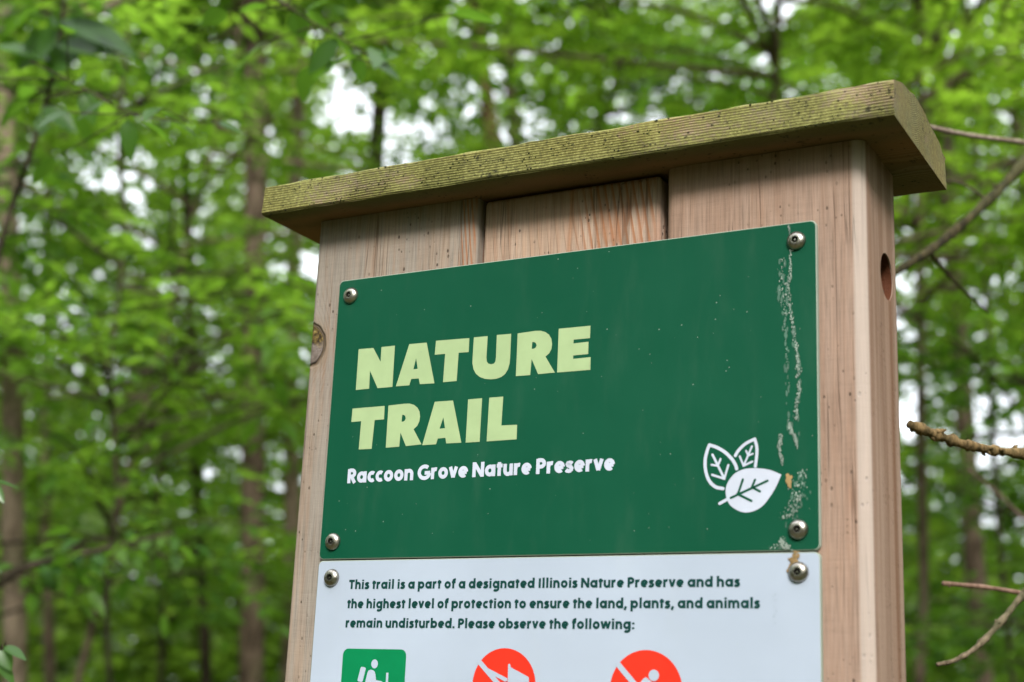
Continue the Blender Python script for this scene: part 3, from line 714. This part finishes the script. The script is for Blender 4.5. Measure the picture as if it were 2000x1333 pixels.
def sprays(rs, O, Dr, ln, nl, lw, ll, droop=.35):
    """compound leaves: O origins, Dr directions; returns arrays for leaves()"""
    n = len(O); Dr = norm(Dr); up = norm(np.array([0, 0, 1.])+rs.normal(0, .25, (n, 3)))
    side = norm(np.cross(Dr, up)); up = np.cross(side, Dr); Ps, Ds, Ns, Ls, Ws = [], [], [], [], []
    for k in range(nl):
        term = k == nl-1; t = (k//2+1)/((nl+1)/2); sg = 1 if k % 2 else -1
        base = O+Dr*(ln*t)[:, None]-np.array([0, 0, 1.])*(droop*ln*t*t)[:, None]
        d = Dr.copy() if term else Dr*.45+side*sg*.9
        d = d-np.array([0, 0, 1.])*(.15+.5*droop*t)+rs.normal(0, .14, (n, 3))
        Ps.append(base); Ds.append(norm(d)); Ns.append(norm(up+rs.normal(0, .3, (n, 3))))
        s = rs.uniform(.75, 1.2, n)*(1.1 if term else 1-.25*abs(t-.55)); Ls.append(ll*s); Ws.append(lw*s)
    return [np.concatenate(a) for a in (Ps, Ds, Ns, Ls, Ws)]

def tree(name, label, cat, base, top, r0, r1, bark_m, leaf_m, seed, z0, z1, rad, n_limb, n_spray, leaf=(.05, .11), spl=.30, nl=9, limb_r=.02, group=None, flat=.06, bend=.12, droop=.35, azim=None):
    """trunk from base to top (world points), limbs between heights z0 and z1 carrying sprays of leaves"""
    rs = np.random.RandomState(seed); rg = random.Random(seed); base = Vector(base); top = Vector(top)
    t = empty(name, base, label, cat, group)
    n_spray = max(5, int(n_spray*.62)); lk = .68 if spl < .32 else .85; leaf = (leaf[0]*lk, leaf[1]*lk)
    n = 12; pts = []; rads = []; H = (top-base).length
    off = Vector((0, 0, 0))
    for i in range(n+1):
        f = i/n
        if 0 < i < n: off += Vector((rg.uniform(-bend, bend), rg.uniform(-bend, bend), 0))*.25
        pts.append(base.lerp(top, f)+off*(1 if i else 0)); rads.append((r0*(1-f)+r1*f)*(1.35 if i == 0 else 1))
    m = MB(); sp = spline(pts, 3); rr = [rads[min(n, i//3)]*(1-(i % 3)/3)+rads[min(n, i//3+1)]*((i % 3)/3) for i in range(len(sp))]
    m.tube(sp, rr, 12, 0, True, .05, rg)
    Os, Ds = [], []
    for k in range(n_limb):
        zz = rg.uniform(z0, z1); f = min(.99, max(0, (zz-base.z)/max(.1, top.z-base.z))); fi = f*(len(sp)-1); a = sp[int(fi)].lerp(sp[min(len(sp)-1, int(fi)+1)], fi-int(fi))
        az = rg.uniform(0, 2*math.pi) if azim is None else R(rg.uniform(*azim))
        shape = math.sin(math.pi*(.18+.72*(zz-z0)/max(.1, z1-z0)))
        ll = rad*rg.uniform(.55, 1.1)*(.45+.55*shape); rise = rg.uniform(-.05, .35)*ll
        hd = Vector((math.cos(az), math.sin(az), 0)); sd = Vector((-hd.y, hd.x, 0))*rg.uniform(-.25, .25)*ll
        lp = spline([a, a+hd*ll*.35+Vector((0, 0, rise*.7))+sd*.3, a+hd*ll*.7+Vector((0, 0, rise))+sd*.6, a+hd*ll+Vector((0, 0, rise*.75))+sd], 3)
        lr = min(limb_r*(.6+ll/rad*.5), r0*.6); m.tube(lp, [lr*(1-.85*i/(len(lp)-1)) for i in range(len(lp))], 6)
        nodes = [rg.uniform(.25, 1.0)**.8 for _ in range(max(2, n_spray//9))]     # twigs: the leaves come in bunches
        for q in range(n_spray):
            tt = min(1, max(.1, rg.choice(nodes)+rg.gauss(0, .03))); x = tt*(len(lp)-1); p = lp[int(x)].lerp(lp[min(len(lp)-1, int(x)+1)], x-int(x))
            p = p+Vector((rg.gauss(0, .15), rg.gauss(0, .15), rg.gauss(0, flat)))*min(1.6, ll)
            dd = (hd*rg.uniform(.2, 1)+Vector((rg.gauss(0, .7), rg.gauss(0, .7), rg.gauss(0, .15))))
            Os.append(p); Ds.append(dd)
    m.build('trunk', bark_m, t, True)
    O = np.array(Os); Dv = np.array(Ds)
    P, D, Nn, L, Wd = sprays(rs, O, Dv, rs.uniform(.6, 1.25, len(O))*spl, nl, leaf[0], leaf[1], droop)
    leaves('crown', P, D, Nn, L, Wd, leaf_m, t)
    return t
def ground_at(u, v, d):
    p = at(u, v, d); return Vector((p.x, p.y, gz(p.x, p.y)-.1))
def trunk_line(u0, v0, u1, v1, d, ztop):
    """vertical-ish trunk whose axis passes two picture points at depth d, from the ground up to ztop"""
    a = at(u0, v0, d); b = at(u1, v1, d); dr = (a-b) if a.z > b.z else (b-a); k = dr/dr.z
    z = gz(b.x, b.y)-.1; return b+k*(z-b.z), b+k*(ztop-b.z)
def pxr(wpx, d): return wpx/2/FPX*d

TREES = [
 # label, line, depth, ztop, width px, bark, leaf, z0, z1, rad, limbs, sprays, leaf size, spray length
 ('tall brown trunk rising just left of the sign, the thickest trunk left of the cap', (492, 1300, 490, 60), 7, 13, 50, B_brown, L_mid, 4.9, 10, 2.2, 26, 30, (.06, .12), .34),
 ('pale trunk half hidden behind the left edge of the sign post', (553, 1300, 575, 300), 8, 10, 34, B_pale, L_mid, 4.6, 9, 2.2, 20, 26, (.06, .13), .36),
 ('pale brown trunk at the lower left corner of the picture', (36, 1300, 24, 500), 6.5, 10, 48, B_pale, L_dark, 3.6, 8, 2.2, 24, 30, (.055, .12), .34),
 ('thin straight trunk just right of the trunk in the lower left corner', (86, 1300, 92, 560), 8.5, 10, 24, B_brown, L_mid, 4.2, 9, 2.2, 24, 30, (.06, .13), .36),
 ('slender leaning sapling with brown stem low at left', (140, 1330, 192, 1120), 6.8, 5.0, 17, B_brown, L_light, 2.6, 4.8, 1.6, 26, 34, (.05, .105), .30),
 ('dark slim trunk low between the leaning sapling and the thick trunk', (385, 1300, 376, 1000), 8, 9, 24, B_dark, L_mid, 4.7, 8, 2.2, 24, 32, (.055, .12), .34),
 ('reddish trunk standing against the sky gap above the cap', (953, 290, 930, 110), 9, 13, 36, B_red, L_mid, 6.2, 12, 2.2, 22, 30, (.07, .14), .36),
 ('greyish brown trunk right of the reddish one above the cap', (1004, 280, 984, 60), 10, 13, 32, B_brown, L_dark, 6.9, 12, 2.2, 20, 30, (.07, .14), .36),
 ('dark leaning trunk above the left end of the cap', (752, 330, 772, 120), 9, 11, 38, B_dark, L_mid, 5.7, 10, 2.0, 18, 26, (.07, .14), .36),
 ('brown trunk at the top right corner of the picture', (1992, 300, 1972, 20), 8, 10, 38, B_brown, L_light, 4.6, 9, 2.0, 24, 30, (.06, .13), .36),
 ('brown trunk right of the sign post below the cap end', (1856, 520, 1848, 390), 10, 12, 42, B_brown, L_mid, 5.6, 10, 2.4, 26, 30, (.07, .15), .40),
 ('thin dark crooked trunk at the right edge beside the large sky gaps', (1950, 1100, 1922, 620), 6.5, 7.0, 12, B_dark, L_mid, 4.2, 7.0, 1.7, 14, 22, (.05, .11), .30),
 ('fresh green sapling whose crown spreads above the right end of the cap', (1500, 700, 1500, 300), 6.2, 6.0, 22, B_brown, L_bright, 3.2, 5.9, 2.1, 46, 64, (.048, .10), .29),
 ('bright leafy sapling filling the upper right behind the cap', (1800, 700, 1800, 300), 7.0, 6.8, 24, B_brown, L_bright, 3.5, 6.5, 2.2, 44, 60, (.05, .11), .30),
 ('leafy sapling with layered boughs at the left of the picture', (230, 1200, 240, 300), 4.9, 4.6, 14, B_dark, L_light, 1.9, 3.9, 1.5, 26, 28, (.046, .10), .27),
 ('leafy sapling with drooping boughs beside the left edge of the sign', (300, 1200, 310, 300), 7.6, 4.4, 14, B_dark, L_light, 1.9, 3.5, 1.4, 24, 36, (.048, .10), .27),
 ('dim green sapling low at the left edge', (-60, 1200, -60, 300), 5.4, 4.4, 14, B_dark, L_mid, 1.7, 4.0, 1.7, 24, 30, (.048, .10), .27),
 ('dark green round crown standing above the middle of the cap', (1190, 900, 1190, 400), 14, 9.5, 30, B_dark, L_dark, 4.9, 9.4, 1.6, 36, 52, (.07, .14), .36),
 ('green sapling right of the sign post low in the picture', (2080, 1200, 2080, 300), 7.0, 4.4, 18, B_dark, L_mid, 1.8, 3.2, 1.8, 34, 40, (.05, .11), .29),
]
for i, (lab, ln, d, zt, wp, bk, lf, z0, z1, rad, nb, ns, ls, spl) in enumerate(TREES):
    b, t_ = trunk_line(*ln, d, zt); r = pxr(wp, d)
    tree('sapling' if 'sapling' in lab else 'forest_tree', lab, 'tree', b, t_, r*1.1, r*.45, bk, lf, 100+i, z0, z1, rad, nb, ns, ls, spl, limb_r=.022 if d < 9 else .04)

# far wood: one mass of leaves, thick low down and open towards the sky
def far_wood():
    rs = np.random.RandomState(5); az0 = math.atan2(FWD.x, FWD.y)
    O, D, L = [], [], []
    HOLES = [(850, 230, 50, 85), (1032, 245, 28, 44), (1100, 20, 60, 40), (1890, 770, 40, 80), (1925, 900, 35, 30), (1925, 1000, 30, 45), (630, 80, 50, 60), (300, 100, 24, 24), (210, 830, 30, 40), (1530, 70, 30, 30), (1840, 90, 34, 40), (440, 700, 26, 30), (1450, 150, 16, 40), (380, 195, 22, 22), (440, 80, 30, 34), (390, 300, 40, 24), (520, 280, 20, 40), (180, 50, 20, 14), (330, 560, 26, 30), (570, 520, 14, 18), (410, 590, 30, 26)]
    hol = [(ray(u, v).normalized(), ax/FPX, ay/FPX) for u, v, ax, ay in HOLES]
    nc = 5600
    for c in range(nc):
        az = az0+rs.uniform(-.75, .75); d = rs.uniform(20, 46); el = rs.beta(1.15, 1.45)*.78
        z = 1.0+d*el*.85
        cl = np.array([CAM_POS.x+math.sin(az)*d, CAM_POS.y+math.cos(az)*d, z])
        k = rs.randint(24, 70); sp = rs.uniform(.45, 1.0)
        o = cl+rs.normal(0, 1, (k, 3))*np.array([sp, sp, sp*.45]); O.append(o)
        a = rs.uniform(0, 6.28, k); D.append(np.stack([np.cos(a), np.sin(a), rs.normal(-.15, .3, k)], 1)); L.append(rs.uniform(.2, .42, k))
    for c in range(2600):      # undergrowth and low boughs far in
        az = az0+rs.uniform(-.75, .75); d = rs.uniform(17, 46); z = .5+d*(.03+.17*rs.beta(1, 1.5))
        cl = np.array([CAM_POS.x+math.sin(az)*d, CAM_POS.y+math.cos(az)*d, z]); k = 16
        O.append(cl+rs.normal(0, 1, (k, 3))*np.array([.9, .9, .4])); a = rs.uniform(0, 6.28, k)
        D.append(np.stack([np.cos(a), np.sin(a), rs.normal(-.15, .3, k)], 1)); L.append(rs.uniform(.2, .42, k))
    for c in range(6500):      # the wood closes in all round the clearing
        az = az0+rs.uniform(.75, 2*math.pi-.75); d = rs.uniform(11, 24)
        el = .95*rs.beta(.9, 1.35)
        if el > .42 and math.cos(az-math.atan2(sun_dir.x, sun_dir.y)) > .86: continue      # the opening over the trail
        z = .5+d*el
        cl = np.array([math.sin(az)*d, math.cos(az)*d, z]); k = 14
        O.append(cl+rs.normal(0, 1, (k, 3))*np.array([.7, .7, .4])); a = rs.uniform(0, 6.28, k)
        D.append(np.stack([np.cos(a), np.sin(a), rs.normal(-.15, .3, k)], 1)); L.append(rs.uniform(.35, .7, k))
    O = np.concatenate(O); D = np.concatenate(D); L = np.concatenate(L)
    V = norm(O-np.array(CAM_POS)); keep = np.ones(len(O), bool); rt = np.array(CM @ Vector((1, 0, 0))); upv = np.array(CM @ Vector((0, 1, 0)))
    azs = np.arctan2(V[:, 0], V[:, 1]); els = np.arcsin(V[:, 2])
    for i in range(len(O)):        # openings in the canopy: ragged, in clusters, none near the ground
        e = els[i]
        if e < .09: continue
        q = Vector((azs[i]*17, e*20, 3.7)); f = .75*mnoise.noise(q)+.7*mnoise.noise(q*2.9)+.6*mnoise.noise(q*7.3)
        keep[i] = f < .60-min(1, (e-.09)/.10)*.42
    for dr, ax, ay in hol:
        dv = V-np.array(dr); q = (dv@rt/ax)**2+(dv@upv/ay)**2; keep &= q > rs.uniform(.35, 1.3, len(O))
    O, D, L = O[keep], D[keep], L[keep]
    Nn = norm(np.array([0, 0, 1.])+rs.normal(0, .55, (len(O), 3)))
    o = leaves('far_woodland', O, D, Nn, L, L*.55, L_far, None); o['kind'] = 'stuff'
    o['label'] = 'hazy mass of distant woodland foliage behind the trees'; o['category'] = 'woodland'
far_wood()

# ------------------------------------------------------------------ near leaves, left
def shaped_leaf(m, base, d, nrm, L, Wd, curl=.15):
    d = Vector(d).normalized(); s = d.cross(Vector(nrm)).normalized(); n = s.cross(d); base = Vector(base); N = 7; i0 = len(m.v)
    for i in range(N+1):
        t = i/N; wd = Wd*.5*(math.sin(math.pi*t**.8)**.9 if 0 < t < 1 else .02); c = base+d*L*t-n*curl*L*t*t
        m.v += [tuple(c+s*wd+n*wd*.25), tuple(c), tuple(c-s*wd+n*wd*.25)]
    for i in range(N):
        a = i0+3*i
        m.f += [(a, a+3, a+4, a+1), (a+1, a+4, a+5, a+2)]; m.m += [0, 0]
def leafy_branch(name, label, stem_px, widths, leaf_list, lm=L_near, bm_=B_dark, extra=0, seed=0, esize=.07, group=None):
    """stem through picture points with depths; leaves as (u, v, depth, tip du, tip dv, width px, facing)"""
    rg = random.Random(seed); pts = spline([at(*p) for p in stem_px], 5)
    t = empty(name, pts[0], label, 'branch', group); d0 = stem_px[0][2]
    m = MB(); m.tube(pts, [pxr(widths[0]+(widths[1]-widths[0])*i/(len(pts)-1), d0) for i in range(len(pts))], 8, 0, True, .08, rg); stem = m
    lf = MB()
    for (u, v, d, du, dv, wp, face) in leaf_list:
        a = at(u, v, d); b = at(u+du, v+dv, d+rg.uniform(-.03, .03)); ax = (b-a)
        nr = -FWD*face+Vector((0, 0, 1))*(1-face)+Vector((rg.uniform(-.2, .2), rg.uniform(-.2, .2), 0))
        shaped_leaf(lf, a, ax, nr, ax.length, wp/FPX*d, rg.uniform(.02, .2))
        near = min(pts, key=lambda q: (q-a).length); stem.tube([near, near.lerp(a, .6)+Vector((0, 0, .004)), a], [.0012, .001, .0008], 5)
    for k in range(extra):
        q = pts[rg.randrange(len(pts)//5, len(pts))]; hd = Vector((rg.gauss(0, 1), rg.gauss(0, 1), rg.gauss(-.25, .3))).normalized()
        a = q+hd*rg.uniform(.02, .16); stem.tube([q, a], [.0012, .0008], 5)
        shaped_leaf(lf, a, hd+Vector((0, 0, -.35)), Vector((rg.gauss(0, .4), rg.gauss(0, .4), 1)), esize*rg.uniform(.6, 1.2), esize*rg.uniform(.35, .5), rg.uniform(.05, .3))
    stem.build('stem', bm_, t, True); lf.build('foliage', lm, t, True)
    return t
leafy_branch('leafy_branch', 'dark stem curving down the left edge with broad dark leaves at the top', [(-40, 640, 2.7), (15, 430, 2.7), (60, 300, 2.7), (95, 180, 2.7), (120, 60, 2.7), (130, -80, 2.7)], (11, 8),
   [(95, 150, 2.65, 70, -95, 70, .6), (100, 120, 2.65, -110, -40, 60, .5), (110, 90, 2.65, 120, 10, 60, .5), (118, 40, 2.65, 150, 50, 70, .5), (115, 60, 2.65, -90, 70, 70, .7), (80, 210, 2.65, 70, 40, 40, .6), (60, 290, 2.65, -70, 30, 40, .4), (122, 0, 2.65, 110, -50, 70, .5)], seed=3, extra=26, esize=.075)
leafy_branch('leafy_branch', 'sagging twig with one dark hanging leaf and pale glossy leaves at upper left', [(60, 120, 1.95), (150, 165, 1.95), (240, 215, 1.9), (330, 235, 1.85), (430, 240, 1.85)], (4, 2.5),
   [(250, 232, 1.9, 4, 82, 36, 1.0), (165, 180, 1.95, 18, 62, 40, .9), (275, 236, 1.85, 70, 42, 30, .1), (330, 236, 1.85, 60, 26, 26, .3), (205, 200, 1.9, -60, 35, 30, .5), (420, 240, 1.85, 60, 18, 24, .5)], seed=5, extra=8, esize=.05)
leafy_branch('leafy_branch', 'twig with pale shining leaves hanging near the top left of centre', [(430, -60, 2.0), (540, 0, 2.0), (620, 50, 2.0), (690, 90, 2.0), (760, 130, 2.0)], (6, 3),
   [(640, 65, 2.0, 60, 55, 34, .1), (690, 105, 2.0, 22, 55, 36, .3), (600, 20, 2.0, 40, -25, 24, .2), (715, 110, 2.0, 75, 40, 34, .6), (575, 20, 2.0, 20, 60, 44, .8), (660, 75, 2.0, -60, 70, 40, .7)], seed=8, extra=12, esize=.06)
leafy_branch('leafy_branch', 'dark bough arching across the lower left corner with leaves above it', [(-60, 1190, 3.0), (0, 1143, 3.0), (60, 1106, 3.0), (150, 1085, 3.0), (250, 1062, 3.0), (340, 1040, 3.0)], (15, 5),
   [], L_mid, B_dark, 90, 12, .055)
leafy_branch('leafy_branch', 'small sprig of sharper pale green leaves at the bottom left corner', [(-70, 1330, 1.45), (-30, 1295, 1.45), (0, 1272, 1.45), (12, 1262, 1.45)], (4, 3),
   [(8, 1262, 1.45, 42, 22, 22, .4), (0, 1268, 1.45, 22, 42, 30, .6), (-10, 1280, 1.45, 40, 60, 26, .3)], L_near, B_moss, 0, 14, .04)
leafy_branch('leafy_branch', 'sprig of two pale leaves at the left edge below middle height', [(-70, 980, 1.5), (-40, 955, 1.5), (-20, 940, 1.5)], (4, 3),
   [(-22, 938, 1.5, 62, 16, 22, .3), (-20, 942, 1.5, 28, 40, 24, .6)], L_near, B_moss, 0, 15, .04)

# ------------------------------------------------------------------ bare branches, right
def bare_branch(label, px, w0, w1, mat, lumps=.1, seed=1, side=None, tip=None):
    rg = random.Random(seed); pts = spline([at(*p) for p in px], 8); t = empty('bare_branch', pts[0], label, 'branch')
    m = MB(); n = len(pts); rr = []
    for i, p in enumerate(pts):
        d = (p-CAM_POS).dot(FWD); b = pxr(w0+(w1-w0)*i/(n-1), d); rr.append(b*(1+lumps*(1.6*max(0, math.sin(i*.9+rg.uniform(-.6, .6)))-.3)+rg.uniform(-lumps, lumps)*.5))
    m.tube(pts, rr, 12, 0, True, lumps*.6, rg)
    for k in range(int(lumps*60)):       # buds and leaf scars
        i = rg.randrange(1, n-1); ax = (pts[i+1]-pts[i-1]).normalized(); sd = ax.cross(Vector((rg.gauss(0, 1), rg.gauss(0, 1), rg.gauss(0, 1)))).normalized(); r = rr[i]
        m.tube([pts[i]+sd*r*.5, pts[i]+sd*r*1.15-ax*r*.3, pts[i]+sd*r*1.5-ax*r*.8], [r*.5, r*.38, r*.12], 7)
    m.build('stem', mat, t, True)
    if side:
        for sp_, a, b in side:
            q = spline([at(*p) for p in sp_], 5); mm = MB()
            mm.tube(q, [pxr(a+(b-a)*i/(len(q)-1), sp_[0][2]) for i in range(len(q))], 8, 0, True, lumps*.5, rg); mm.build('twig', mat, t, True)
    return t
bare_branch('thin grey twig reaching from behind the cap end to the right edge', [(2120, 300, 1.75), (2000, 279, 1.7), (1900, 266, 1.65), (1820, 250, 1.6), (1770, 236, 1.56)], 11, 9, B_greyt, .06, 2)
bare_branch('long mossy branch slanting up from behind the post to the right edge', [(2110, 190, 2.0), (2000, 318, 1.95), (1930, 392, 1.9), (1852, 462, 1.85), (1800, 500, 1.8), (1735, 540, 1.75)], 21, 15, B_moss, .12, 3,
            [([(1815, 492, 1.81), (1850, 535, 1.85), (1890, 575, 1.9), (1930, 612, 1.95)], 9, 5), ([(1930, 392, 1.9), (1885, 362, 1.92), (1840, 352, 1.95)], 7, 6)])
bare_branch('lumpy tan branch with a blunt broken end right of the post', [(2130, 905, 1.28), (2000, 887, 1.25), (1940, 880, 1.24), (1890, 870, 1.23), (1850, 858, 1.22), (1815, 845, 1.21), (1776, 829, 1.20)], 17, 19, B_twig, .26, 4)
bare_branch('pale reddish twig with a straight tip at the lower right', [(2110, 1180, 1.42), (1990, 1158, 1.4), (1920, 1147, 1.38), (1842, 1140, 1.36)], 9, 9, B_redt, .05, 5)
bare_branch('curved ridged twig sweeping down to the left at the lower right corner', [(2110, 1040, 1.42), (2000, 1160, 1.38), (1955, 1215, 1.36), (1910, 1262, 1.34), (1870, 1288, 1.33), (1830, 1299, 1.32)], 14, 8, B_grey2, .26, 6)
bare_branch('faint thin twig crossing the sky gap at the right edge', [(2110, 1090, 2.6), (2000, 1012, 2.6), (1950, 965, 2.6), (1890, 915, 2.6)], 8, 5, B_brown, .06, 7)
